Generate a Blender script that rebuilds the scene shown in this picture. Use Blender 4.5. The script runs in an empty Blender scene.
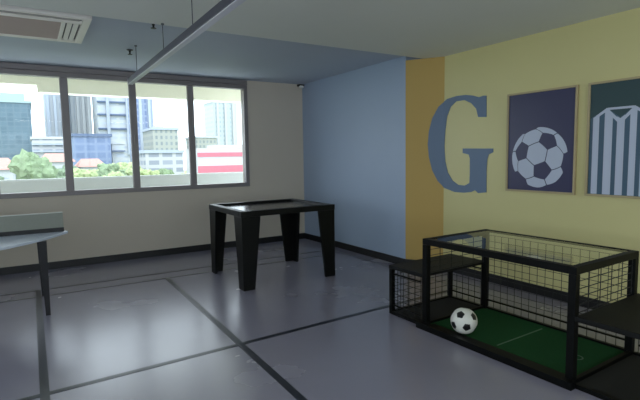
import bpy, bmesh, math, random
from mathutils import Vector, Matrix, noise
from mathutils.geometry import tessellate_polygon
random.seed(7)
SC = bpy.context.scene
COL = SC.collection

def lin(c):
    return tuple((v/255/12.92 if v/255 <= .04045 else ((v/255+.055)/1.055)**2.4) for v in c) + (1.0,)

# ------------------------------------------------------------ camera, sky, sun, exposure
cam = bpy.data.objects.new('camera', bpy.data.cameras.new('camera'))
COL.objects.link(cam)
M = Matrix(((0.85004, 0.06329, -0.52290, 0), (-0.52645, 0.07082, -0.84725, 0), (-0.01659, 0.99548, 0.09352, 1.5), (0, 0, 0, 1)))
cam.matrix_world = M
cam.data.sensor_fit = 'HORIZONTAL'; cam.data.sensor_width = 36; cam.data.lens = 467.7/640*36
cam.data.clip_start = .05; cam.data.clip_end = 900
SC.camera = cam

SC.view_settings.view_transform = 'Standard'; SC.view_settings.look = 'None'
SC.view_settings.gamma = 1.0; SC.view_settings.use_curve_mapping = False
SC.view_settings.exposure = 0.83

w = bpy.data.worlds.new('sky'); SC.world = w; w.use_nodes = True
bg = w.node_tree.nodes['Background']
# hazy overcast sky, slightly brighter over the town than behind the building
bg.inputs['Color'].default_value = (0.84, 0.91, 1.0, 1)
_g = w.node_tree.nodes.new('ShaderNodeTexCoord'); _s = w.node_tree.nodes.new('ShaderNodeSeparateXYZ'); _m = w.node_tree.nodes.new('ShaderNodeMapRange')
_m.interpolation_type = 'SMOOTHSTEP'; _m.inputs['From Min'].default_value = .55; _m.inputs['From Max'].default_value = -.6
_m.inputs['To Min'].default_value = 2.5; _m.inputs['To Max'].default_value = 2.3
w.node_tree.links.new(_g.outputs['Generated'], _s.inputs[0]); w.node_tree.links.new(_s.outputs['Y'], _m.inputs['Value']); w.node_tree.links.new(_m.outputs['Result'], bg.inputs['Strength'])

sun = bpy.data.objects.new('sun', bpy.data.lights.new('sun', 'SUN')); COL.objects.link(sun)
sun.data.energy = 0.6; sun.data.angle = math.radians(1.5); sun.data.color = (1, .95, .86)
sun.rotation_euler = (math.radians(-48), 0, 0); sun.rotation_euler = Vector((.35, 1.0, -1.05)).to_track_quat('-Z', 'Y').to_euler()

def portal(name, loc, rot, sx, sy):
    l = bpy.data.lights.new(name, 'AREA'); l.shape = 'RECTANGLE'; l.size = sx; l.size_y = sy
    l.cycles.is_portal = True
    o = bpy.data.objects.new(name, l); o.location = loc; o.rotation_euler = rot; COL.objects.link(o)
portal('window_daylight', (.49, 7.62, 1.85), (-math.pi/2, 0, 0), 5.3, 1.62)
portal('added_side_window_daylight', (-4.22, 1.2, 1.62), (0, -math.pi/2, 0), 1.65, 6.4)  # daylight through the added side windows
portal('added_rear_window_daylight', (0, -2.82, 1.62), (math.pi/2, 0, 0), 6.8, 1.65)  # daylight through the added rear windows

# unseen fill lights added behind the camera to brighten the room (panels built further down)
for _x in (-2.2, .3, 2.8):
    _l = bpy.data.lights.new('added_fill_light', 'AREA'); _l.shape = 'RECTANGLE'; _l.size = 1.15; _l.size_y = .26; _l.energy = 5; _l.color = (1, .96, .88)
    _o = bpy.data.objects.new('added_fill_light', _l); _o.location = (_x, -1.2, 2.655); COL.objects.link(_o)

# ------------------------------------------------------------ materials
MATS = {}
def mat(name, rgb, rough=.6, metal=0, spec=.5, var=0.0, scale=8, bump=0.0, bscale=60, coat=0, stretch=None):
    if name in MATS: return MATS[name]
    m = bpy.data.materials.new(name); m.use_nodes = True; nt = m.node_tree; b = nt.nodes['Principled BSDF']
    c = lin(rgb); b.inputs['Base Color'].default_value = c
    b.inputs['Roughness'].default_value = rough; b.inputs['Metallic'].default_value = metal
    b.inputs['Specular IOR Level'].default_value = spec; b.inputs['Coat Weight'].default_value = coat
    tc = nt.nodes.new('ShaderNodeTexCoord')
    src = tc.outputs['Object']
    if stretch:
        mp = nt.nodes.new('ShaderNodeMapping'); mp.inputs['Scale'].default_value = stretch
        nt.links.new(src, mp.inputs['Vector']); src = mp.outputs['Vector']
    if var:
        n = nt.nodes.new('ShaderNodeTexNoise'); n.inputs['Scale'].default_value = scale; n.inputs['Detail'].default_value = 4
        nt.links.new(src, n.inputs['Vector'])
        r = nt.nodes.new('ShaderNodeMix'); r.data_type = 'RGBA'
        r.inputs['A'].default_value = tuple(v*(1-var) for v in c[:3])+(1,)
        r.inputs['B'].default_value = tuple(min(1, v*(1+var)) for v in c[:3])+(1,)
        nt.links.new(n.outputs['Fac'], r.inputs['Factor']); nt.links.new(r.outputs['Result'], b.inputs['Base Color'])
    if bump:
        n2 = nt.nodes.new('ShaderNodeTexNoise'); n2.inputs['Scale'].default_value = bscale
        nt.links.new(src, n2.inputs['Vector'])
        bp = nt.nodes.new('ShaderNodeBump'); bp.inputs['Strength'].default_value = bump; bp.inputs['Distance'].default_value = .01
        nt.links.new(n2.outputs['Fac'], bp.inputs['Height']); nt.links.new(bp.outputs['Normal'], b.inputs['Normal'])
    MATS[name] = m; return m

def dim(c, k=.72): return tuple(v*k for v in c)
def facade(name, wall, pane, bw, bh, mortar=.3, rough=.7):
    wall, pane = dim(wall), dim(pane)
    """windows in a grid: the brick pattern's bricks are the panes"""
    m = bpy.data.materials.new(name); m.use_nodes = True; nt = m.node_tree; b = nt.nodes['Principled BSDF']
    tc = nt.nodes.new('ShaderNodeTexCoord'); mp = nt.nodes.new('ShaderNodeMapping')
    mp.inputs['Rotation'].default_value = (math.pi/2, 0, 0)
    sep = nt.nodes.new('ShaderNodeSeparateXYZ'); cmb = nt.nodes.new('ShaderNodeCombineXYZ'); add = nt.nodes.new('ShaderNodeMath')
    nt.links.new(tc.outputs['Object'], sep.inputs[0]); nt.links.new(sep.outputs[0], add.inputs[0]); nt.links.new(sep.outputs[1], add.inputs[1])
    nt.links.new(add.outputs[0], cmb.inputs[0]); nt.links.new(sep.outputs[2], cmb.inputs[1])
    br = nt.nodes.new('ShaderNodeTexBrick'); br.offset = 0; br.squash = 1
    br.inputs['Scale'].default_value = 1; br.inputs['Brick Width'].default_value = bw; br.inputs['Row Height'].default_value = bh
    br.inputs['Mortar Size'].default_value = mortar; br.inputs['Mortar Smooth'].default_value = .1
    br.inputs['Color1'].default_value = lin(pane); br.inputs['Color2'].default_value = lin(tuple(min(255, v+14) for v in pane)); br.inputs['Mortar'].default_value = lin(wall)
    nt.links.new(cmb.outputs[0], br.inputs['Vector']); nt.links.new(br.outputs['Color'], b.inputs['Base Color'])
    b.inputs['Roughness'].default_value = rough; b.inputs['Specular IOR Level'].default_value = .2
    return m

def glass_mat(name, tint, refl):
    m = bpy.data.materials.new(name); m.use_nodes = True; nt = m.node_tree; nt.nodes.clear()
    o = nt.nodes.new('ShaderNodeOutputMaterial'); t = nt.nodes.new('ShaderNodeBsdfTransparent'); g = nt.nodes.new('ShaderNodeBsdfGlossy')
    t.inputs['Color'].default_value = tint; g.inputs['Roughness'].default_value = .02
    f = nt.nodes.new('ShaderNodeFresnel'); f.inputs['IOR'].default_value = refl
    mx = nt.nodes.new('ShaderNodeMixShader')
    # only the outer face of the pane reflects; leaving the pane does not
    ge = nt.nodes.new('ShaderNodeNewGeometry'); iv = nt.nodes.new('ShaderNodeMath'); iv.operation = 'SUBTRACT'; iv.inputs[0].default_value = 1
    ml = nt.nodes.new('ShaderNodeMath'); ml.operation = 'MULTIPLY'
    nt.links.new(ge.outputs['Backfacing'], iv.inputs[1]); nt.links.new(iv.outputs[0], ml.inputs[0]); nt.links.new(f.outputs[0], ml.inputs[1])
    nt.links.new(ml.outputs[0], mx.inputs[0]); nt.links.new(t.outputs[0], mx.inputs[1]); nt.links.new(g.outputs[0], mx.inputs[2]); nt.links.new(mx.outputs[0], o.inputs[0])
    return m

# ------------------------------------------------------------ mesh helpers
def nb(): return bmesh.new()
def box(bm, x0, x1, y0, y1, z0, z1, mi=0):
    v = [bm.verts.new(p) for p in ((x0,y0,z0),(x1,y0,z0),(x1,y1,z0),(x0,y1,z0),(x0,y0,z1),(x1,y0,z1),(x1,y1,z1),(x0,y1,z1))]
    for f in ((3,2,1,0),(4,5,6,7),(0,1,5,4),(1,2,6,5),(2,3,7,6),(3,0,4,7)):
        bm.faces.new([v[i] for i in f]).material_index = mi
def hexa(bm, bot, top, mi=0):
    v = [bm.verts.new(p) for p in list(bot)+list(top)]; n = len(bot)
    bm.faces.new(v[:n][::-1]).material_index = mi; bm.faces.new(v[n:]).material_index = mi
    for i in range(n): bm.faces.new((v[i], v[(i+1)%n], v[n+(i+1)%n], v[n+i])).material_index = mi
def slab(bm, pts, off, mi=0):
    """closed prism: polygon pts (3D) extruded by vector off"""
    off = Vector(off); P = [Vector(p) for p in pts]
    if len(P) <= 4: return hexa(bm, P, [p+off for p in P], mi)
    n = len(P); v = [bm.verts.new(p) for p in P]+[bm.verts.new(p+off) for p in P]
    for tri in tessellate_polygon([P]):
        bm.faces.new([v[i] for i in tri]); bm.faces.new([v[n+i] for i in tri[::-1]])
    for i in range(n): bm.faces.new((v[i], v[(i+1)%n], v[n+(i+1)%n], v[n+i]))
def tube(bm, a, b, r, seg=10):
    a, b = Vector(a), Vector(b); d = (b-a).normalized()
    x = d.orthogonal().normalized(); y = d.cross(x)
    ring = [x*math.cos(2*math.pi*i/seg)*r + y*math.sin(2*math.pi*i/seg)*r for i in range(seg)]
    hexa(bm, [a+p for p in ring], [b+p for p in ring])
def lathe(bm, prof, c, seg=20):
    rings = [[bm.verts.new((c[0]+r*math.cos(2*math.pi*i/seg), c[1]+r*math.sin(2*math.pi*i/seg), c[2]+z)) for i in range(seg)] for r, z in prof]
    for a, b in zip(rings, rings[1:]):
        for i in range(seg): bm.faces.new((a[i], a[(i+1)%seg], b[(i+1)%seg], b[i]))
    bm.faces.new(rings[0][::-1]); bm.faces.new(rings[-1])
def obj(name, bm, m, parent=None, bevel=0, smooth=False, loc=None):
    bmesh.ops.recalc_face_normals(bm, faces=bm.faces)
    if loc: bmesh.ops.translate(bm, verts=bm.verts, vec=-Vector(loc))
    me = bpy.data.meshes.new(name); bm.to_mesh(me); bm.free()
    for k in (m if isinstance(m, (list, tuple)) else [m]): me.materials.append(k)
    o = bpy.data.objects.new(name, me); COL.objects.link(o)
    if loc: o.location = loc
    if parent:
        o.parent = parent
        o.location = -parent.location if not loc else Vector(loc)-parent.location
    if smooth:
        for p in me.polygons: p.use_smooth = True
    if bevel:
        b = o.modifiers.new('bevel', 'BEVEL'); b.width = bevel; b.segments = 2; b.limit_method = 'ANGLE'
    return o
def thing(name, label, cat, loc, group=None):
    o = bpy.data.objects.new(name, None); COL.objects.link(o); o.location = loc; o.empty_display_size = .1
    o['label'] = label; o['category'] = cat
    if group: o['group'] = group
    return o
def tag(o, label, cat, group=None, kind=None):
    o['label'] = label; o['category'] = cat
    if group: o['group'] = group
    if kind: o['kind'] = kind
    return o
def struct(name, bm, m, label=None, bevel=0):
    o = obj(name, bm, m, bevel=bevel); o['kind'] = 'structure'
    if label: o['label'] = label
    return o

# ------------------------------------------------------------ room dimensions
XL, XB, XY = -4.1, 4.226, 4.5          # left wall, blue wall, yellow wall
YB, YW, YC, YS = -2.6, 7.393, 4.679, 4.49
HB, HP = 2.775, 2.715                  # blue and pale ceiling
X0W, X1W, Z0W, Z1W = -2.18, 3.13, 1.05, 2.665

m_beige = mat('beige_paint', (202, 192, 176), .75, var=.03, scale=2, bump=.05)
m_blue = mat('blue_paint', (156, 172, 194), .5, var=.03, scale=2, bump=.05)
m_yellow = mat('yellow_paint', (206, 198, 142), .42, var=.03, scale=2, bump=.05)
m_yellow_shade = mat('shaded_yellow_paint', (186, 156, 88), .65, var=.03, scale=2, bump=.05)  # yellow paint darkened: the slanted corner's shade is put into the colour
m_ceil = mat('pale_ceiling_paint', (226, 229, 220), .8, var=.02, scale=2)
m_bceil = mat('blue_ceiling_paint', (186, 195, 208), .7, var=.02, scale=2)
m_skirt = mat('black_skirting', (14, 14, 18), .5)
m_alu = mat('window_aluminium', (132, 126, 126), .45, metal=.2)
m_tape = mat('dark_court_line', (34, 37, 48), .35)
m_ext = mat('cream_render', (240, 238, 220), .8, var=.03)
m_par = mat('pale_parapet', (216, 220, 220), .8, var=.04)

# floor: grey vinyl, satin, with uneven sheen
m_floor = bpy.data.materials.new('grey_vinyl_floor'); m_floor.use_nodes = True
nt = m_floor.node_tree; b = nt.nodes['Principled BSDF']
tc = nt.nodes.new('ShaderNodeTexCoord')
n1 = nt.nodes.new('ShaderNodeTexNoise'); n1.inputs['Scale'].default_value = 1.1; n1.inputs['Detail'].default_value = 5
n2 = nt.nodes.new('ShaderNodeTexNoise'); n2.inputs['Scale'].default_value = 240
cr = nt.nodes.new('ShaderNodeMix'); cr.data_type = 'RGBA'
cr.inputs['A'].default_value = lin((131, 128, 143)); cr.inputs['B'].default_value = lin((143, 140, 155))
mr = nt.nodes.new('ShaderNodeMapRange'); mr.inputs['To Min'].default_value = .18; mr.inputs['To Max'].default_value = .33
bp = nt.nodes.new('ShaderNodeBump'); bp.inputs['Strength'].default_value = .03; bp.inputs['Distance'].default_value = .002
for s, d in ((tc.outputs['Object'], n1.inputs['Vector']), (tc.outputs['Object'], n2.inputs['Vector']), (n1.outputs['Fac'], cr.inputs['Factor']),
             (cr.outputs['Result'], b.inputs['Base Color']), (n1.outputs['Fac'], mr.inputs['Value']), (mr.outputs['Result'], b.inputs['Roughness']),
             (n2.outputs['Fac'], bp.inputs['Height']), (bp.outputs['Normal'], b.inputs['Normal'])):
    nt.links.new(s, d)
b.inputs['Specular IOR Level'].default_value = 1.0

# ------------------------------------------------------------ shell
bm = nb(); box(bm, XL-.2, XY+.3, YB-.2, YW+.2, -.15, 0); struct('floor', bm, m_floor)
bm = nb(); box(bm, XL-.2, XY+.3, YB-.2, YS, HP, 2.95); struct('ceiling', bm, m_ceil, 'pale grey-green painted ceiling over the near part of the room')
bm = nb(); box(bm, XL-.2, XY+.3, YS, YW+.2, HB, 2.95); struct('ceiling_window', bm, m_bceil, 'blue painted ceiling strip along the window wall')
bm = nb()
box(bm, XL, X0W, YW, YW+.2, 0, HB); box(bm, X1W, XB+.2, YW, YW+.2, 0, HB)
box(bm, X0W, X1W, YW, YW+.2, 0, Z0W); box(bm, X0W, X1W, YW, YW+.2, Z1W, HB)
struct('wall_window', bm, m_beige, 'beige wall with the long sliding window')
bm = nb(); slab(bm, [(XB, YW, 0), (XB, YC, 0), (XY+.25, YC, 0), (XY+.25, YW, 0)], (0, 0, HB)); struct('wall_blue', bm, m_blue, 'blue painted wall beside the window wall')
bm = nb(); slab(bm, [(XB, YC, 0), (XY, 4.263, 0), (XY+.25, 4.263, 0), (XY+.25, YC, 0)], (0, 0, HP)); struct('wall_corner', bm, m_yellow_shade, 'slanted yellow corner between blue and yellow walls, shade painted into its ochre tone')
bm = nb(); box(bm, XY, XY+.25, YB, 4.263, 0, HP); struct('wall_yellow', bm, m_yellow, 'yellow wall with the letter and pictures')
bm = nb()
box(bm, XL-.2, -3.4, YB-.2, YB, 0, HP); box(bm, 3.4, XY+.25, YB-.2, YB, 0, HP); box(bm, -3.4, 3.4, YB-.2, YB, 0, .8); box(bm, -3.4, 3.4, YB-.2, YB, 2.45, HP)
struct('wall_back', bm, m_beige)
bm = nb()
box(bm, XL-.2, XL, YB, -2.0, 0, HP); box(bm, XL-.2, XL, 4.4, YW+.2, 0, HP); box(bm, XL-.2, XL, -2.0, 4.4, 0, .8); box(bm, XL-.2, XL, -2.0, 4.4, 2.45, HP)
struct('wall_left', bm, m_beige)

bm = nb(); box(bm, XL, XB, YW-.012, YW, 0, .1); struct('baseboard_window', bm, m_skirt)
bm = nb(); box(bm, XB-.012, XB, YC, YW-.012, 0, .1); struct('baseboard_blue', bm, m_skirt)
bm = nb(); slab(bm, [(XB-.012, YC, 0), (XB, YC, 0), (XY, 4.263, 0), (XY-.012, 4.263, 0)], (0, 0, .1)); struct('baseboard_corner', bm, m_skirt)
bm = nb(); box(bm, XY-.012, XY, YB, 4.263, 0, .1); struct('baseboard_yellow', bm, m_skirt)

# ------------------------------------------------------------ windows
m_pane = glass_mat('window_glass', (.94, .97, .97, 1), 1.35)
win = bpy.data.objects.new('window_1', None); COL.objects.link(win); win.location = ((X0W+X1W)/2, YW, Z0W)
win['kind'] = 'structure'; win['label'] = 'long aluminium sliding window over the balcony'
bm = nb()
fy0, fy1 = YW-.02, YW+.1
box(bm, X0W-.03, X1W+.03, fy0, fy1, Z0W-.04, Z0W+.025); box(bm, X0W-.03, X1W+.03, fy0, fy1, Z1W-.035, Z1W+.03)
box(bm, X0W-.03, X0W+.03, fy0, fy1, Z0W+.025, Z1W-.035); box(bm, X1W-.035, X1W+.03, fy0, fy1, Z0W+.025, Z1W-.035)
obj('window_frame', bm, m_alu, win, bevel=.003)
bm = nb(); box(bm, X0W-.05, X1W+.02, YW-.05, YW-.001, Z1W+.03, HB-.008); box(bm, X0W-.05, X1W+.02, YW-.06, YW-.05, Z1W+.03, Z1W+.05); obj('head_box', bm, m_alu, win, bevel=.004)
mull = [-1.26, -.40, .465, 1.352, 2.212]
for x in mull:
    bm = nb(); box(bm, x-.042, x+.042, YW-.005, YW+.07, Z0W+.025, Z1W-.035)
    box(bm, x-.05, x-.03, YW+.01, YW+.05, Z0W+.025, Z1W-.035); box(bm, x+.03, x+.05, YW+.01, YW+.05, Z0W+.025, Z1W-.035)
    obj('mullion', bm, m_alu, win, bevel=.002)
ed = [X0W+.03]+mull+[X1W-.035]
for a, c in zip(ed, ed[1:]):
    bm = nb(); i0, i1 = a+(.045 if a in mull else 0), c-(.045 if c in mull else 0)
    box(bm, i0, i1, YW+.03, YW+.036, Z0W+.02, Z1W-.03); obj('window_pane', bm, m_pane, win)
# handle on a mullion
bm = nb(); box(bm, 1.34, 1.362, YW-.03, YW-.005, 1.72, 1.86); obj('window_handle', bm, m_alu, win, bevel=.004)

w2 = bpy.data.objects.new('added_window_2', None); COL.objects.link(w2); w2.location = (XL, 1.2, .8); w2['kind'] = 'structure'  # unseen side windows, added to bring more daylight into the room
bm = nb()
for y in (-2.0, -.4, 1.2, 2.8, 4.35): box(bm, XL-.12, XL-.04, y, y+.05, .8, 2.45)
box(bm, XL-.12, XL-.04, -2.0, 4.4, .8, .85); box(bm, XL-.12, XL-.04, -2.0, 4.4, 2.4, 2.45); obj('window_frame', bm, m_alu, w2)
bm = nb(); box(bm, XL-.085, XL-.08, -1.98, 4.38, .83, 2.42); obj('window_pane', bm, m_pane, w2)

w3 = bpy.data.objects.new('added_window_3', None); COL.objects.link(w3); w3.location = (0, YB, .8); w3['kind'] = 'structure'  # rear windows out of view, put in to brighten the room from behind
bm = nb()
for x in (-3.4, -1.7, 0, 1.7, 3.35): box(bm, x, x+.05, YB-.12, YB-.04, .8, 2.45)
box(bm, -3.4, 3.4, YB-.12, YB-.04, .8, .85); box(bm, -3.4, 3.4, YB-.12, YB-.04, 2.4, 2.45); obj('window_frame', bm, m_alu, w3)
bm = nb(); box(bm, -3.38, 3.38, YB-.085, YB-.08, .83, 2.42); obj('window_pane', bm, m_pane, w3)

# ------------------------------------------------------------ balcony outside
bm = nb(); box(bm, -8, 12, YW+.2, 9.1, .0-.25, -.02); struct('floor_balcony', bm, m_par)
bm = nb(); box(bm, -8, 12, 8.95, 9.1, -.02, 1.20); struct('wall_parapet', bm, m_par, 'pale balcony parapet outside the window')
bm = nb(); box(bm, -8, 12, YW+.2, 9.3, 2.92, 3.1); struct('ceiling_balcony', bm, m_ext)
bm = nb(); box(bm, .18, 12, 8.9, 9.15, 2.605, 2.92); box(bm, -8, .18, 8.9, 9.15, 2.715, 2.92)
struct('trim_1', bm, m_ext, 'cream outer beam above the window view')

# ------------------------------------------------------------ court lines on the floor
k = 1
def line(x0, y0, x1, y1, wd, zt=.002):
    global k
    k += 1
    d = Vector((x1-x0, y1-y0, 0)).normalized(); n = Vector((-d.y, d.x, 0))*wd/2
    a, c = Vector((x0, y0, .0004)), Vector((x1, y1, .0004))
    bm = nb(); slab(bm, [a-n, c-n, c+n, a+n], (0, 0, zt)); struct('trim_%d' % k, bm, m_tape)
line(-4.05, 6.27, 4.03, 6.235, .03)
line(-4.05, 5.95, 1.36, 5.95, .035, .0015); line(1.36, 5.95, 3.97, 5.93, .035, .0015)
line(4.035, 6.25, 4.035, 3.5, .03, .0012)
line(1.385, 5.95, 1.33, 1.5, .055, .0018)
line(-.01, 6.27, -.01, 1.5, .055, .0022)
line(-2.0, 3.32, 4.0, 3.555, .05, .0014)

# ------------------------------------------------------------ air conditioner
m_acw = mat('ac_white_plastic', (240, 234, 226), .45)
m_acg = mat('ac_brown_grille', (186, 166, 158), .6)
m_acd = mat('ac_dark_slot', (96, 94, 96), .6)
z1, z0 = HB, HB-.035
ac = thing('air_conditioner', 'white ceiling cassette air conditioner with brown grille, set in the blue ceiling above the window', 'air conditioner', (-.35, 5.18, z0))
bm = nb(); ax0, ax1, ay0, ay1 = -1.25, .555, 4.70, 5.72
box(bm, ax0, ax1, ay0, ay0+.06, z0, z1); box(bm, ax0, ax1, ay1-.09, ay1, z0, z1)
box(bm, ax1-.07, ax1, ay0+.06, ay1-.09, z0, z1); box(bm, ax0, ax0+.07, ay0+.06, ay1-.09, z0, z1)
box(bm, ax0+.07, ax1-.07, ay0+.17, ay0+.22, z0-.002, z1); box(bm, .325, .36, ay0+.22, ay1-.09, z0-.002, z1); box(bm, ax0+.28, ax0+.31, ay0+.22, ay1-.09, z0-.002, z1)
obj('panel_frame', bm, m_acw, ac, bevel=.006)
bm = nb(); box(bm, ax0+.07, ax1-.07, ay0+.06, ay1-.09, z0+.022, z1); obj('backing', bm, m_acd, ac)
bm = nb(); y = ay0+.225
while y < ay1-.1: box(bm, ax0+.31, .325, y, y+.012, z0+.004, z0+.02); y += .018
obj('intake_grille', bm, m_acg, ac)
bm = nb(); box(bm, ax0+.09, ax1-.09, ay0+.075, ay0+.125, z0+.002, z0+.012); obj('louver', bm, mat('ac_louver', (168, 160, 154), .5), ac, bevel=.003)
for xx in (.372, .425):
    bm = nb(); box(bm, xx, xx+.042, ay0+.24, ay1-.11, z0+.001, z0+.012); obj('louver', bm, m_acw, ac, bevel=.003)

# ------------------------------------------------------------ hanging linear lamp
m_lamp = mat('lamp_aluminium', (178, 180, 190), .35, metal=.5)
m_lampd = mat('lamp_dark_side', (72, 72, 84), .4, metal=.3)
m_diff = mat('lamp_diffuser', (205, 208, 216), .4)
lp = thing('linear_pendant_lamp', 'long slim aluminium linear lamp hanging on thin wires below the ceiling', 'lamp', (1.10, 3.6, 2.408))
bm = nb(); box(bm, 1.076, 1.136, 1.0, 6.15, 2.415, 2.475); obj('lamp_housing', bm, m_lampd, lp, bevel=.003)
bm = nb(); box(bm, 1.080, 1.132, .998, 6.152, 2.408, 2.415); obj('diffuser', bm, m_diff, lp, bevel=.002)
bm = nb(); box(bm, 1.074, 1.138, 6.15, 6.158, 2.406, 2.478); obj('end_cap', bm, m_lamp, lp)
for y, zc in ((5.68, HB), (4.44, HP), (3.55, HP), (1.5, HP)):
    bm = nb(); tube(bm, (1.10, y, 2.475), (1.10, y, zc), .0035, 6); obj('wire', bm, m_lampd, lp)
    bm = nb(); tube(bm, (1.10, y, zc-.012), (1.10, y, zc), .014, 10); obj('ceiling_cup', bm, m_lampd, lp)

for x, lb in ((-2.2, 'flat white fill light added behind the camera, nearest the added side windows'), (.3, 'flat white fill light added behind the camera, middle one'), (2.8, 'flat white fill light added behind the camera, nearest the yellow wall')):
    t = thing('added_fill_panel', lb, 'lamp', (x, -1.2, 2.67), 'added fill lights behind the camera')  # fixtures for the added fill lights, out of view
    bm = nb(); box(bm, x-.6, x+.6, -1.35, -1.05, 2.685, HP); obj('fill_panel_body', bm, m_lamp, t, bevel=.004)
    bm = nb(); box(bm, x-.58, x+.58, -1.33, -1.07, 2.665, 2.684); obj('diffuser', bm, m_diff, t)

# black ceiling spray heads
m_blk = mat('black_plastic', (14, 14, 16), .45)
def head(x, y, label):
    t = thing('fire_sprinkler', label, 'sprinkler', (x, y, HB-.06), 'black sprinkler heads in the blue ceiling')
    bm = nb(); lathe(bm, [(.036, 0), (.036, -.006), (.014, -.012), (.012, -.03)], (x, y, HB)); obj('escutcheon', bm, m_blk, t, smooth=False)
    bm = nb(); lathe(bm, [(.008, -.03), (.01, -.048), (.026, -.052), (.026, -.056)], (x, y, HB)); obj('deflector', bm, m_blk, t)
head(1.07, 4.66, 'small black ceiling sprinkler at the edge of the pale ceiling beside the lamp wire')
head(1.08, 5.93, 'small black ceiling sprinkler in the blue ceiling nearer the window')

# corner sensor
sn = thing('motion_sensor', 'small white sensor with black bracket high in the corner by the blue wall', 'sensor', (4.17, 7.33, 2.70))
bm = nb(); box(bm, 4.12, XB, 7.31, YW, 2.735, 2.765); obj('bracket', bm, m_blk, sn, bevel=.004)
bm = nb(); box(bm, 4.13, 4.2, 7.28, 7.34, 2.70, 2.742); obj('sensor_body', bm, mat('white_plastic', (225, 225, 220), .5), sn, bevel=.01)

# ------------------------------------------------------------ wall letter G (wraps the slanted corner)
m_g = mat('letter_blue_grey', (98, 118, 144), .5)
GR = [(3.618, 2.157), (3.613, 1.915), (3.73, 1.924), (3.759, 2.022), (3.832, 2.094), (3.934, 2.141), (4.062, 2.141), (4.152, 2.082), (4.212, 1.971), (4.241, 1.786), (4.252, 1.598), (4.237, 1.408), (4.191, 1.266), (4.109, 1.165), (4.018, 1.117), (3.918, 1.112), (3.844, 1.147), (3.84, 1.274), (3.843, 1.444), (3.861, 1.489), (3.953, 1.508), (3.954, 1.563), (3.513, 1.553), (3.512, 1.511), (3.573, 1.486), (3.593, 1.43), (3.601, 1.279), (3.596, 1.048), (3.714, 1.032), (3.758, 1.065), (3.814, 1.04), (3.928, 1.024), (4.077, 1.025), (4.233, 1.064), (4.262, 1.076), (4.262, 2.157), (4.214, 2.185), (4.063, 2.204), (3.918, 2.201), (3.805, 2.179), (3.724, 2.152), (3.66, 2.162)]
GL = [(.498, 1.076), (.421, 1.159), (.353, 1.289), (.309, 1.458), (.293, 1.627), (.307, 1.794), (.349, 1.959), (.424, 2.096), (.498, 2.157)]
bm = nb()
slab(bm, [(XY-.001, y, z) for y, z in GR], (-.007, 0, 0))
D = Vector((.274, -.416, 0)).normalized(); N = Vector((-.416, -.274, 0)).normalized(); P0 = Vector((XB, YC, 0))
slab(bm, [P0+D*s+Vector((0, 0, z))+N*.001 for s, z in GL], N*.007)
tag(obj('wall_letter', bm, m_g), 'big blue-grey letter G on the yellow wall, left of the football picture', 'letter')

# ------------------------------------------------------------ framed pictures
m_fr = mat('pale_wood_frame', (176, 160, 122), .5, var=.08, scale=20)
m_p1 = mat('navy_print', (56, 56, 88), .35); m_p2 = mat('dark_teal_print', (48, 72, 76), .35)
m_pw = mat('print_pale', (186, 194, 212), .4); m_pd = mat('print_seam', (44, 50, 70), .4); m_pb = mat('print_blue_stripe', (66, 92, 112), .4)
def frame(y0, y1, z0, z1, label, cat, pm, pname):
    t = thing('framed_picture', label, cat, (XY, (y0+y1)/2, z0), 'framed football pictures on the yellow wall')
    bm = nb(); a, c = XY-.03, XY-.001; f = .02
    box(bm, a, c, y0, y1, z0, z0+f); box(bm, a, c, y0, y1, z1-f, z1); box(bm, a, c, y0, y0+f, z0+f, z1-f); box(bm, a, c, y1-f, y1, z0+f, z1-f)
    obj('frame', bm, m_fr, t, bevel=.002)
    bm = nb(); box(bm, XY-.016, XY-.002, y0+f, y1-f, z0+f, z1-f); pr = obj('print', bm, pm, t)
    return t, pr
def ico():
    g = (1+5**.5)/2; V = []
    for a in (-1, 1):
        for c in (-g, g): V += [(0, a, c), (a, c, 0), (c, 0, a)]
    V = [Vector(v).normalized() for v in V]; dmin = min((V[0]-v).length for v in V[1:])
    NB = [[j for j in range(12) if j != i and (V[i]-V[j]).length < dmin*1.1] for i in range(12)]
    F = [(i, j, l) for i in range(12) for j in NB[i] if j > i for l in NB[j] if l > j and l in NB[i]]
    return V, NB, F
def align(V, NB, t1, t2):
    def fr(a, c):
        a = a.normalized(); z = a.cross(c).normalized(); return Matrix((a, z.cross(a), z)).transposed()
    R = fr(Vector(t1), Vector(t2)) @ fr(V[0], V[NB[0][0]]).transposed()
    return [R @ v for v in V]
def order(pts, c):
    c = c.normalized(); u = (pts[0]-c*pts[0].dot(c)).normalized(); v = c.cross(u)
    return sorted(pts, key=lambda p: math.atan2(p.dot(v), p.dot(u)))
def panels(V, NB, F):
    out = [(order([(V[i]*2+V[j])/3 for j in NB[i]], V[i]), V[i], True) for i in range(12)]
    for a, c, d in F:
        A, B, C_ = V[a], V[c], V[d]; cen = (A+B+C_)/3
        out.append((order([(A*2+B)/3, (A+B*2)/3, (B*2+C_)/3, (B+C_*2)/3, (C_*2+A)/3, (C_+A*2)/3], cen), cen, False))
    return out
t, pr = frame(2.55, 3.325, 1.083, 2.135, 'framed picture of a white football on a navy ground, right of the letter', 'picture', m_p1, 'p')
V, NB, F = ico(); V = align(V, NB, (.13, -.45, .87), (.33, .66, .67))
bm = nb(); cy, cz, r = 2.942, 1.447, .312; xp = XY-.0165
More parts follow.
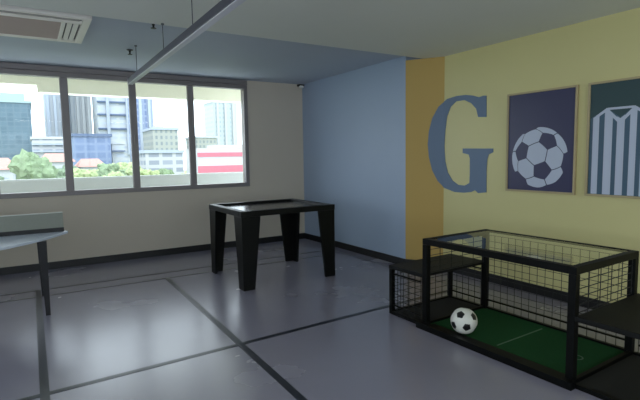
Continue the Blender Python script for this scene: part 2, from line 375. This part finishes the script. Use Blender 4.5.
for pts, cen, pent in panels(V, NB, F):
    if cen.normalized().z < -.12 or pent: continue
    P = []
    c0 = cen.normalized()
    for a, c in zip(pts, pts[1:]+pts[:1]):
        for s in range(6): P.append(a.lerp(c, s/6).normalized())
    Q = []
    for p in P:
        q = c0.lerp(p, .955); q = q.normalized() if q.length else q
        x, y = q.x, q.y
        if q.z < 0: l = math.hypot(x, y); x, y = x/l, y/l
        Q.append((xp, cy-x*r, cz+y*r))
    U = []
    for q in Q:
        if not U or (Vector(q)-Vector(U[-1])).length > 1e-4: U.append(q)
    if (Vector(U[0])-Vector(U[-1])).length < 1e-4: U.pop()
    ar = sum(U[i][1]*U[(i+1)%len(U)][2]-U[(i+1)%len(U)][1]*U[i][2] for i in range(len(U)))
    if len(U) > 3 and abs(ar) > 2e-4: slab(bm, U, (-.0012, 0, 0))
o = obj('football_motif', bm, m_pw, pr); o.location = -pr.location-t.location
t, pr = frame(1.87, 2.452, 1.083, 2.135, 'framed picture of a striped football jersey on dark teal, at the right edge', 'picture', m_p2, 'p')
bm = nb(); xp = XY-.0162
slab(bm, [(xp, y, z) for y, z in ((2.425, 1.106), (2.425, 1.80), (2.40, 1.822), (2.275, 1.885), (2.165, 1.80), (2.055, 1.885), (1.955, 1.825), (1.94, 1.80), (1.94, 1.106))], (-.001, 0, 0))
jb = obj('jersey_motif', bm, m_pb, pr); jb.location = -pr.location-t.location
bm = nb(); xq = XY-.0174
def topz(y):
    y = abs(y-2.165)
    return 1.79+.085*y/.11 if y < .11 else 1.88-(y-.11)*.55
for a, c in ((2.40, 2.345), (2.297, 2.228), (2.19, 2.127), (2.083, 2.029), (1.99, 1.94)):
    n = 5; up = [(xq, a+(c-a)*i/n, topz(a+(c-a)*i/n)) for i in range(n+1)]
    slab(bm, [(xq, a, 1.106)]+up+[(xq, c, 1.106)], (-.001, 0, 0))
slab(bm, [(xq, 2.39, 1.80), (xq, 2.375, 1.828), (xq, 2.28, 1.893), (xq, 2.27, 1.87), (xq, 2.37, 1.805)], (-.0015, 0, 0))
slab(bm, [(xq, 1.94, 1.80), (xq, 1.955, 1.828), (xq, 2.05, 1.893), (xq, 2.06, 1.87), (xq, 1.96, 1.805)], (-.0015, 0, 0))
for s in (1, -1):
    slab(bm, [(xq, 2.165+s*.115, 1.892), (xq, 2.165+s*.125, 1.865), (xq, 2.165, 1.735), (xq, 2.165, 1.775)], (-.002, 0, 0))
slab(bm, [(xq, 2.275, 1.892), (xq, 2.055, 1.892), (xq, 2.06, 1.872), (xq, 2.27, 1.872)], (-.002, 0, 0))
o = obj('jersey_stripes', bm, m_pw, pr); o.location = -pr.location-t.location

# ------------------------------------------------------------ black game table with tapering legs
m_tb = mat('black_laminate', (6, 8, 8), .45, spec=.2)
m_field = mat('glossy_playfield', (62, 60, 60), .2, spec=.7, var=.5, scale=9)
gx0, gx1, gy0, gy1, gz = 1.95, 3.19, 4.82, 5.92, .9
t = thing('game_table', 'black square game table with recessed glossy top and four thick tapering legs', 'table', ((gx0+gx1)/2, (gy0+gy1)/2, 0))
bm = nb(); rw = .075
box(bm, gx0, gx1, gy0, gy0+rw, gz-.065, gz); box(bm, gx0, gx1, gy1-rw, gy1, gz-.065, gz)
box(bm, gx0, gx0+rw, gy0+rw, gy1-rw, gz-.065, gz); box(bm, gx1-rw, gx1, gy0+rw, gy1-rw, gz-.065, gz)
obj('table_rim', bm, m_tb, t, bevel=.004)
bm = nb(); box(bm, gx0+rw, gx1-rw, gy0+rw, gy1-rw, gz-.06, gz-.03); obj('playfield', bm, m_field, t)
for s, xx in ((0, gx0+rw+.02), (1, gx1-rw-.02)):
    pass
for cx, sx in ((gx0, 1), (gx1, -1)):
    for cy, sy in ((gy0, 1), (gy1, -1)):
        a, c, h_ = .235, .145, .035; bm = nb()   # each leg: two tapering boards meeting in an L
        def L(w, z, o_=.004): return [(cx+sx*x, cy+sy*y, z) for x, y in ((o_, o_), (w, o_), (w, h_), (h_, h_), (h_, w), (o_, w))]
        lo, hi = L(c, 0), L(a, gz-.066)
        vv = [bm.verts.new(q) for q in lo+hi]
        for q in ((0, 1, 2, 3), (0, 3, 4, 5)):
            bm.faces.new([vv[i] for i in q]); bm.faces.new([vv[i+6] for i in q][::-1])
        for i in range(6): bm.faces.new((vv[i], vv[(i+1)%6], vv[6+(i+1)%6], vv[6+i]))
        obj('leg', bm, m_tb, t, bevel=.003)

# ------------------------------------------------------------ table tennis table (its right tip)
m_pp = mat('pale_table_top', (218, 226, 240), .35, spec=.6)
m_net = mat('grey_green_net', (134, 138, 130), .8, var=.05, scale=60)
m_leg = mat('dark_metal', (24, 24, 28), .4, metal=.4)
t = thing('table_tennis_table', 'pale blue-white table tennis table with pointed end and net, at the left edge', 'table', (-1.1, 5.56, 0))
half = [(.30, 5.58), (.13, 5.29), (.07, 5.20), (-.08, 5.03), (-.21, 4.90), (-.45, 4.73), (-.75, 4.6), (-1.1, 4.55)]
near = half+[(-2.2-x, y) for x, y in half[-2::-1]]
ring = near+[(x, 11.16-y) for x, y in near[::-1][1:-1]]
bm = nb(); slab(bm, [(x, y, .73) for x, y in ring], (0, 0, .025)); obj('table_top', bm, m_pp, t, bevel=.004)
bm = nb(); box(bm, -2.43, .262, 5.575, 5.581, .80, .955); nt_ = obj('net', bm, m_net, t)
bm = nb(); box(bm, -2.43, .262, 5.570, 5.586, .955, .962); obj('net_tape', bm, mat('net_tape_pale', (196, 200, 194), .7), t)
bm = nb(); box(bm, -2.43, .265, 5.572, 5.584, .756, .80); obj('net_bar', bm, m_leg, t)
for x, y in ((.062, 5.19), (-2.245, 5.19), (.045, 5.97), (-2.245, 5.97)):
    bm = nb(); hexa(bm, [(x-.02, y-.02, 0), (x+.02, y-.02, 0), (x+.02, y+.02, 0), (x-.02, y+.02, 0)], [(x-.035, y-.03, .729), (x+.03, y-.03, .729), (x+.03, y+.03, .729), (x-.035, y+.03, .729)])
    obj('leg', bm, m_leg, t)

# ------------------------------------------------------------ mini football game: frame, glass top, end benches
m_bf = mat('black_powder_coat', (5, 6, 6), .5, spec=.16)
m_seat = mat('black_seat_vinyl', (9, 10, 10), .6, spec=.25, bump=.1, bscale=200)
m_wire = mat('black_wire', (20, 20, 20), .5)
m_turf = mat('dark_green_turf', (34, 76, 44), .95, spec=.1, var=.35, scale=90, bump=.6, bscale=400)
m_mat = mat('black_rubber_mat', (13, 14, 15), .8)
m_line = mat('faded_white_marking', (82, 110, 88), .9)
m_gl = glass_mat('table_glass', (.97, .99, .98, 1), 1.5)
bx0, bx1, by0, by1, bh, p = 2.86, 3.70, 1.60, 2.92, .78, .05
th = .0232
T = thing('football_game_table', 'black metal cage football game table with glass top, wire mesh sides and end benches', 'game table', (0, 0, 0))
T.location = (bx0, by0, 0)
def part(name, bm, m, bevel=0, parent=None):
    bmesh.ops.translate(bm, verts=bm.verts, vec=(-bx0, -by0, 0))
    o = obj(name, bm, m, bevel=bevel); o.parent = parent or T; return o
sh = .47; bl = .43
for x in (bx0, bx1-p):
    for y in (by0, by1-p):
        bm = nb(); box(bm, x, x+p, y, y+p, 0, bh-p-.001); part('post', bm, m_bf, .003)
bm = nb()
box(bm, bx0, bx1, by0, by0+p, bh-p, bh); box(bm, bx0, bx1, by1-p, by1, bh-p, bh); box(bm, bx0, bx0+p, by0+p, by1-p, bh-p, bh); box(bm, bx1-.02, bx1, by0+p, by1-p, bh-p*.5, bh)
part('top_rim', bm, m_bf, .003)
bm = nb(); box(bm, bx0+p-.01, bx1-.012, by0+p-.01, by1-p+.01, bh-.012, bh-.004); part('glass_top', bm, m_gl)
bm = nb(); box(bm, bx0-.055, bx0-.001, by0-.02, by1+.02, 0, .05); box(bm, bx0+p+.003, bx0+.1, by0+p, by1-p, .0205, .0215); box(bm, bx0, bx0+p, by0+p, by1-p, 0, .03); box(bm, bx1-.03, bx1, by0+p, by1-p, 0, .035); box(bm, bx0+p, bx1-p, by0, by0+.03, 0, .04); box(bm, bx0+p, bx1-p, by1-.03, by1, 0, .04); part('base_frame', bm, m_bf, .002)
bm = nb(); box(bm, bx0+p+.002, bx1-.03, by0+.03, by1-.03, .002, .02); tf = part('turf', bm, m_turf)
bm = nb(); ym = (by0+by1)/2; box(bm, bx0+.14, bx1-.1, ym-.006, ym+.006, .02, .0215); part('halfway_line', bm, m_line)
xm = (bx0+bx1)/2
for yy in (by0+.2, by1-.2):
    bm = nb()
    for i in range(20):
        a, c = 2*math.pi*i/20, 2*math.pi*(i+1)/20
        slab(bm, [(xm+r_*math.cos(q), yy+r_*math.sin(q), .0202) for r_, q in ((.035, a), (.045, a), (.045, c), (.035, c))], (0, 0, .001))
    part('pitch_ring', bm, m_line)
def wires(bm, fixed, c, a0, a1, z0, z1, sa=.135, sz=.056, r=.0022):
    """fixed 'x' or 'y' plane at c"""
    n = max(1, round((a1-a0)/sa)); m_ = max(1, round((z1-z0)/sz))
    for i in range(n+1):
        a = a0+(a1-a0)*i/n
        if fixed == 'x': box(bm, c-r, c+r, a-r, a+r, z0, z1)
        else: box(bm, a-r, a+r, c-r, c+r, z0, z1)
    for j in range(m_+1):
        z = z0+(z1-z0)*j/m_
        if fixed == 'x': box(bm, c-r, c+r, a0, a1, z-r, z+r)
        else: box(bm, a0, a1, c-r, c+r, z-r, z+r)
bm = nb(); wires(bm, 'x', bx1-.02, by0+p, by1-p, .04, bh-p, .07, .056, .0018); part('mesh_panel', bm, m_wire)
bm = nb(); box(bm, bx1-.03, bx1-.014, by0+p, by1-p, .10, .112); part('mesh_rail', bm, m_bf)
for yy, s in ((by0, -1), (by1, 1)):
    ym_ = yy-s*.02
    bm = nb(); wires(bm, 'y', ym_, bx0+p, bx1-p, sh, bh-p, .148, .056); part('mesh_panel', bm, m_wire)
    ye = yy+s*bl; a, c = min(yy, ye), max(yy, ye)
    g0, g1 = (a, c-.001) if s < 0 else (a+.001, c)
    bm = nb(); box(bm, bx0-.005, bx1+.005, g0, g1, sh-.035, sh); part('bench_seat', bm, m_seat, .006)
    for x in (bx0, bx1-.04):
        bm = nb(); y_ = ye-s*.04; box(bm, x, x+.04, min(y_, ye), max(y_, ye), 0, sh-.036); part('bench_leg', bm, m_bf, .003)
    bm = nb(); box(bm, bx0+.04, bx1-.04, g0+.005, g1-.005, .003, .02)
    part('goal_mat', bm, m_mat)
    bm = nb(); box(bm, bx0, bx0+.03, g0, g1-.041 if s > 0 else g1, 0, .03) if s > 0 else box(bm, bx0, bx0+.03, g0+.041, g1, 0, .03)
    box(bm, bx1-.03, bx1, g0+(.041 if s < 0 else 0), g1-(.041 if s > 0 else 0), 0, .03)
    box(bm, bx0+.04, bx1-.04, ye-s*.03 if s > 0 else ye, ye if s > 0 else ye+.03, 0, .03)
    part('bench_rail', bm, m_bf)
    for x in (bx0+.015, bx1-.015):
        if s < 0 and x < 3: continue          # the near bench is open on the camera side
        bm = nb(); wires(bm, 'x', x, a+.03, c-.03, .03, sh-.036, .075, .056); part('mesh_panel', bm, m_wire)
        for zr in (.085, sh-.085):
            bm = nb(); box(bm, x-.007, x+.007, a+.03, c-.03, zr, zr+.012); part('mesh_rail', bm, m_bf)
    bm = nb(); wires(bm, 'y', ye-s*.015, bx0+.04, bx1-.04, .03, sh-.036, .1, .056); part('mesh_panel', bm, m_wire)
T.rotation_euler.z = th

# ------------------------------------------------------------ football on the turf
m_bw = mat('ball_white', (222, 222, 214), .4); m_bk = mat('ball_black', (18, 20, 22), .4)
V, NB, F = ico()
right, up, back = M.col[0].xyz, M.col[1].xyz, M.col[2].xyz
def vw(a): return (right*a[0]+up*a[1]+back*a[2]).normalized()
V = align(V, NB, vw((-.07, -.27, .96)), vw((-.46, .64, .62)))
PN = [(v, .9393) for v in V]+[(((V[a]+V[c]+V[d])/3).normalized(), .9149) for a, c, d in F]
bm = nb(); bmesh.ops.create_icosphere(bm, subdivisions=6, radius=.107)
for f in bm.faces:
    q = f.calc_center_median().normalized(); s = sorted(((q.dot(n)/d, i) for i, (n, d) in enumerate(PN)), reverse=True)
    f.material_index = 1 if s[0][1] < 12 and s[0][0]-s[1][0] > .012 else 0
    f.smooth = True
for v in bm.verts:
    q = v.co.normalized(); s = sorted((q.dot(n)/d for n, d in PN), reverse=True)
    if s[0]-s[1] < .015: v.co *= 1-.016*(1-(s[0]-s[1])/.015)
me = bpy.data.meshes.new('football'); bm.to_mesh(me); bm.free(); me.materials.append(m_bw); me.materials.append(m_bk)
o = bpy.data.objects.new('football', me); COL.objects.link(o); o.location = (2.962, 2.572, .1285)
tag(o, 'white football with black pentagons lying on the turf of the cage game', 'ball')

# ------------------------------------------------------------ the town outside
GZ = -9
bm = nb(); box(bm, -200, 300, 30, 420, GZ-1, GZ); struct('ground', bm, mat('grass_ground', dim((190, 205, 150)), .95, var=.2, scale=.05))
def tower(name, label, x0, x1, y, z1, depth, fm, capm=None, bands=None, fins=None, crown=None, cat='building', group=None):
    t = thing(name, label, cat, ((x0+x1)/2, y+depth/2, GZ), group)
    bm = nb(); box(bm, x0, x1, y, y+depth, GZ, z1)
    obj('facade', bm, fm, t)
    if capm:
        bm = nb(); box(bm, x0-.3, x1+.3, y-.3, y+depth+.3, z1, z1+.6); obj('roof', bm, capm, t)
    if bands:
        bz, bt, bmm = bands
        for z in bz:
            bm = nb(); box(bm, x0-.1, x1+.1, y-.7, y-.01, z, z+bt); obj('floor_band', bm, bmm, t)
    if fins:
        n, fw_, fmm = fins
        for i in range(n):
            xx = x0+(x1-x0)*(i+.5)/n; bm = nb(); box(bm, xx-fw_/2, xx+fw_/2, y-1.0, y-.01, GZ+12, z1-.2); obj('facade_fin', bm, fmm, t)
    if crown:
        bm = nb(); ch, cm = crown; box(bm, x0+1, x1-1.2, y+1, y+depth-1, z1+.6, z1+ch); obj('crown', bm, cm, t)
    return t
f_green = facade('green_glass_facade', (136, 160, 176), (110, 138, 156), 1.6, 1.2, .12, .4)  # distance haze is put into the facade colours: paler and less saturated
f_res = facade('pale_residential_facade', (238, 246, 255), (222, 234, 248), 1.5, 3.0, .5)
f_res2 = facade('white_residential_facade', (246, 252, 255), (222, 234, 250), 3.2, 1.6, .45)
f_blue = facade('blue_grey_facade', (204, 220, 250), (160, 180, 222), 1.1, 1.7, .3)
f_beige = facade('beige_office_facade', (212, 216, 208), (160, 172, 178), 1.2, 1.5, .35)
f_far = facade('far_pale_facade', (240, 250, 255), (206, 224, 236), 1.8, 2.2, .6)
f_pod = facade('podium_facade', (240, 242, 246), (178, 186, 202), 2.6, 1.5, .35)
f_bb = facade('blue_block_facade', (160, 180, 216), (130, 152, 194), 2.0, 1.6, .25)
m_pale = mat('pale_concrete', dim((240, 246, 252)), .8); m_mid = mat('grey_concrete', dim((216, 228, 246)), .8); m_gb = mat('dark_blue_panel', dim((110, 132, 170)), .7)  # m_gb: dark blue for floor bands and the blue block's roof
m_gcap = mat('green_crown_glass', dim((200, 230, 236)), .5)
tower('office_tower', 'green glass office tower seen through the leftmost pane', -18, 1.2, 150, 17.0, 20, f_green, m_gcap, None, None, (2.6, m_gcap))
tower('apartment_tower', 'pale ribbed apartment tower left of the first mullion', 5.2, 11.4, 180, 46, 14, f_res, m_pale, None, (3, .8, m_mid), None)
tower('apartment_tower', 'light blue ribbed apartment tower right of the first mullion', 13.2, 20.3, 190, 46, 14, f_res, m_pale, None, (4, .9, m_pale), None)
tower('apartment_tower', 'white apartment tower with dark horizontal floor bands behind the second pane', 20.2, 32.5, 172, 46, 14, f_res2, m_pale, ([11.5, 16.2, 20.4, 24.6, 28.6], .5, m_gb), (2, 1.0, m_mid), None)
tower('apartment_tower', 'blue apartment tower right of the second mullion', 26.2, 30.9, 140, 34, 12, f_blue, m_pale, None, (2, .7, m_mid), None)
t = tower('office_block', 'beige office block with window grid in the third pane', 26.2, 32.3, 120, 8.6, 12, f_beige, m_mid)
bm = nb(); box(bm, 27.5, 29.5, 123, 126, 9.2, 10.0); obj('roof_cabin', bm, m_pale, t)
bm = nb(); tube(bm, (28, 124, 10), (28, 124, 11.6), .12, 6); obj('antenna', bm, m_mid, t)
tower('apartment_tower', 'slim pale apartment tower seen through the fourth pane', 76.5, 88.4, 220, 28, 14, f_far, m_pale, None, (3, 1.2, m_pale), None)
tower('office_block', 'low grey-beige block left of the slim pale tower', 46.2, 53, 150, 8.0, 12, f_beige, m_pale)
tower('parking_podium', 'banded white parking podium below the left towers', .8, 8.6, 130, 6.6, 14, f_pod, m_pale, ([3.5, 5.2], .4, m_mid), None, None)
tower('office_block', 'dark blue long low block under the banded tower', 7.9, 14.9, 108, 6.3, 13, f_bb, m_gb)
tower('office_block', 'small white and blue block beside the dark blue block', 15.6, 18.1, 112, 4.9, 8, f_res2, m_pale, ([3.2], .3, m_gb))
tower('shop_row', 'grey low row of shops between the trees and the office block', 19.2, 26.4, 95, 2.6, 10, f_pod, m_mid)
# red roofed houses
m_red = mat('red_roof_tiles', dim((232, 172, 158)), .8, var=.1, scale=3)
def house(x0, x1, y, zr, label, d=8):
    t = thing('house', label, 'house', ((x0+x1)/2, y+d/2, GZ), 'red roofed houses beyond the trees')
    bm = nb(); box(bm, x0, x1, y, y+d, GZ, zr-1.3); obj('house_walls', bm, m_pale, t)
    bm = nb(); hexa(bm, [(x0-.4, y-.4, zr-1.3), (x1+.4, y-.4, zr-1.3), (x1+.4, y+d+.4, zr-1.3), (x0-.4, y+d+.4, zr-1.3)], [(x0+.5, y+d/2-.1, zr), (x1-.5, y+d/2-.1, zr), (x1-.5, y+d/2+.1, zr), (x0+.5, y+d/2+.1, zr)])
    obj('roof', bm, m_red, t)
    for i in range(4):
        bm = nb(); xx = x0+(x1-x0)*(i+.3)/4; box(bm, xx, xx+.5, y-.05, y-.01, zr-3.2, zr-2.2); obj('house_window', bm, m_mid, t)
house(-7, -1.6, 62, 1.9, 'red roofed house at the left edge behind the tree')
house(-8.5, -2.9, 44, -.1, 'lower red roofed house at the left edge, nearer', 6)
house(1.6, 5.6, 80, 2.6, 'red roofed house right of the big tree, under the podium')
house(6.9, 10.5, 84, 1.7, 'red roofed house right of the first mullion, behind the bushes')
# red striped white building, near
st = thing('striped_building', 'white building with two red horizontal stripes behind the fourth pane', 'building', (20, 47, GZ))
bm = nb(); box(bm, 13.9, 30, 45, 49, GZ, 2.45); obj('wall', bm, mat('white_render', dim((222, 224, 226)), .7), st)
m_rs = mat('red_stripe_paint', dim((226, 124, 142)), .6)
for a, c in ((1.60, 2.02), (.05, .72)):
    bm = nb(); box(bm, 13.88, 30.02, 44.95, 45, a, c); obj('stripe', bm, m_rs, st)
bm = nb(); box(bm, 16, 30, 46, 48.5, 2.45, 2.8); obj('roof_plant', bm, m_pale, st)

# trees
m_leaf = [mat('leaf_mid', dim((158, 184, 140)), .9, var=.45, scale=2.2, bump=1, bscale=6), mat('leaf_light', dim((204, 222, 160)), .9, var=.35, scale=2.2, bump=1, bscale=6), mat('leaf_dark', dim((142, 168, 134)), .9, var=.4, scale=2.2, bump=1, bscale=6)]
m_trunk = mat('bark', dim((96, 84, 70)), .9)
def tree(x, y, ztop, wd, ht, mi, label, seed):
    rnd = random.Random(seed)
    t = thing('tree', label, 'tree', (x, y, GZ), 'trees beyond the parapet')
    bm = nb()
    for i in range(16):
        r = wd*rnd.uniform(.16, .27); a = rnd.uniform(0, 6.28); q = rnd.uniform(0, .36)*wd
        c = Vector((x+q*math.cos(a), y+q*math.sin(a), ztop-r-rnd.random()**1.3*(ht-1.6*r)))
        res = bmesh.ops.create_icosphere(bm, subdivisions=3, radius=r, matrix=Matrix.Translation(c))
        for v in res['verts']:
            d = v.co-c; v.co = c+d*(1+.45*noise.noise(v.co*2.3)+.22*noise.noise(v.co*6))
    obj('crown', bm, m_leaf[mi], t, smooth=False)
    bm = nb(); zt = ztop-ht*.5
    hexa(bm, [(x+.2*math.cos(k_*1.05), y+.2*math.sin(k_*1.05), GZ) for k_ in range(6)], [(x+.1*math.cos(k_*1.05), y+.1*math.sin(k_*1.05), zt) for k_ in range(6)])
    obj('trunk', bm, m_trunk, t)
TR = [(8.5, 61, 0.1, 3.2, 4, 1, 'low yellow-green bush at the middle of the second pane, before the tallest tree'),
 (12.64, 68.19, 0.3, 3.21, 4.01, 1, 'yellow-green bush at the right end of the second pane'),
 (9.91, 78.05, 1.2, 4.0, 4.5, 0, 'mid green tree farther back, right of the tallest tree of the second pane'),
 (6.57, 55.26, -0.31, 3.24, 3.81, 1, 'low pale bush right of the first mullion, nearest the parapet'),
 (9.91, 57.35, -0.44, 3.11, 3.89, 1, 'low pale bush under the tallest tree of the second pane'),
 (5.3, 50, -0.9, 3.0, 3, 2, 'low dark bush behind the first mullion'),
 (0.15, 52, 2.55, 5.0, 6, 0, 'largest grey-green tree, in the left pane before the towers'),
 (-3.16, 56.08, 0.58, 3.47, 4.08, 2, 'dark tree at the left edge below the red roof'),
 (3.29, 63.67, 0.86, 3.82, 4.67, 2, 'dark green tree just left of the first mullion'),
 (4.64, 59.3, 0.61, 3.56, 3.95, 1, 'pale green bush hidden partly by the first mullion'),
 (6.7, 71.03, 0.59, 4.46, 4.57, 1, 'pale green tree right of the first mullion'),
 (8.6, 66, 1.5, 4.2, 5, 0, 'mid green tree standing tallest in the second pane'),
 (14.44, 93.29, 0.99, 5.88, 6.39, 1, 'pale green tree at right of the second pane'),
 (12.41, 73.71, 0.24, 4.07, 3.88, 0, 'mid green tree behind the second mullion'),
 (16.2, 80, -0.1, 4.0, 4, 1, 'low pale bush at left of the third pane'),
 (19.6, 84, -0.2, 3.6, 4, 0, 'low green bush at the centre of the third pane'),
 (24.2, 84, -0.5, 3.6, 4, 1, 'low pale bush at right of the third pane')]
for i, (x, y, zt, wd, ht, mi, lb) in enumerate(TR): tree(x, y, zt, wd, ht, mi, lb, 11+i)
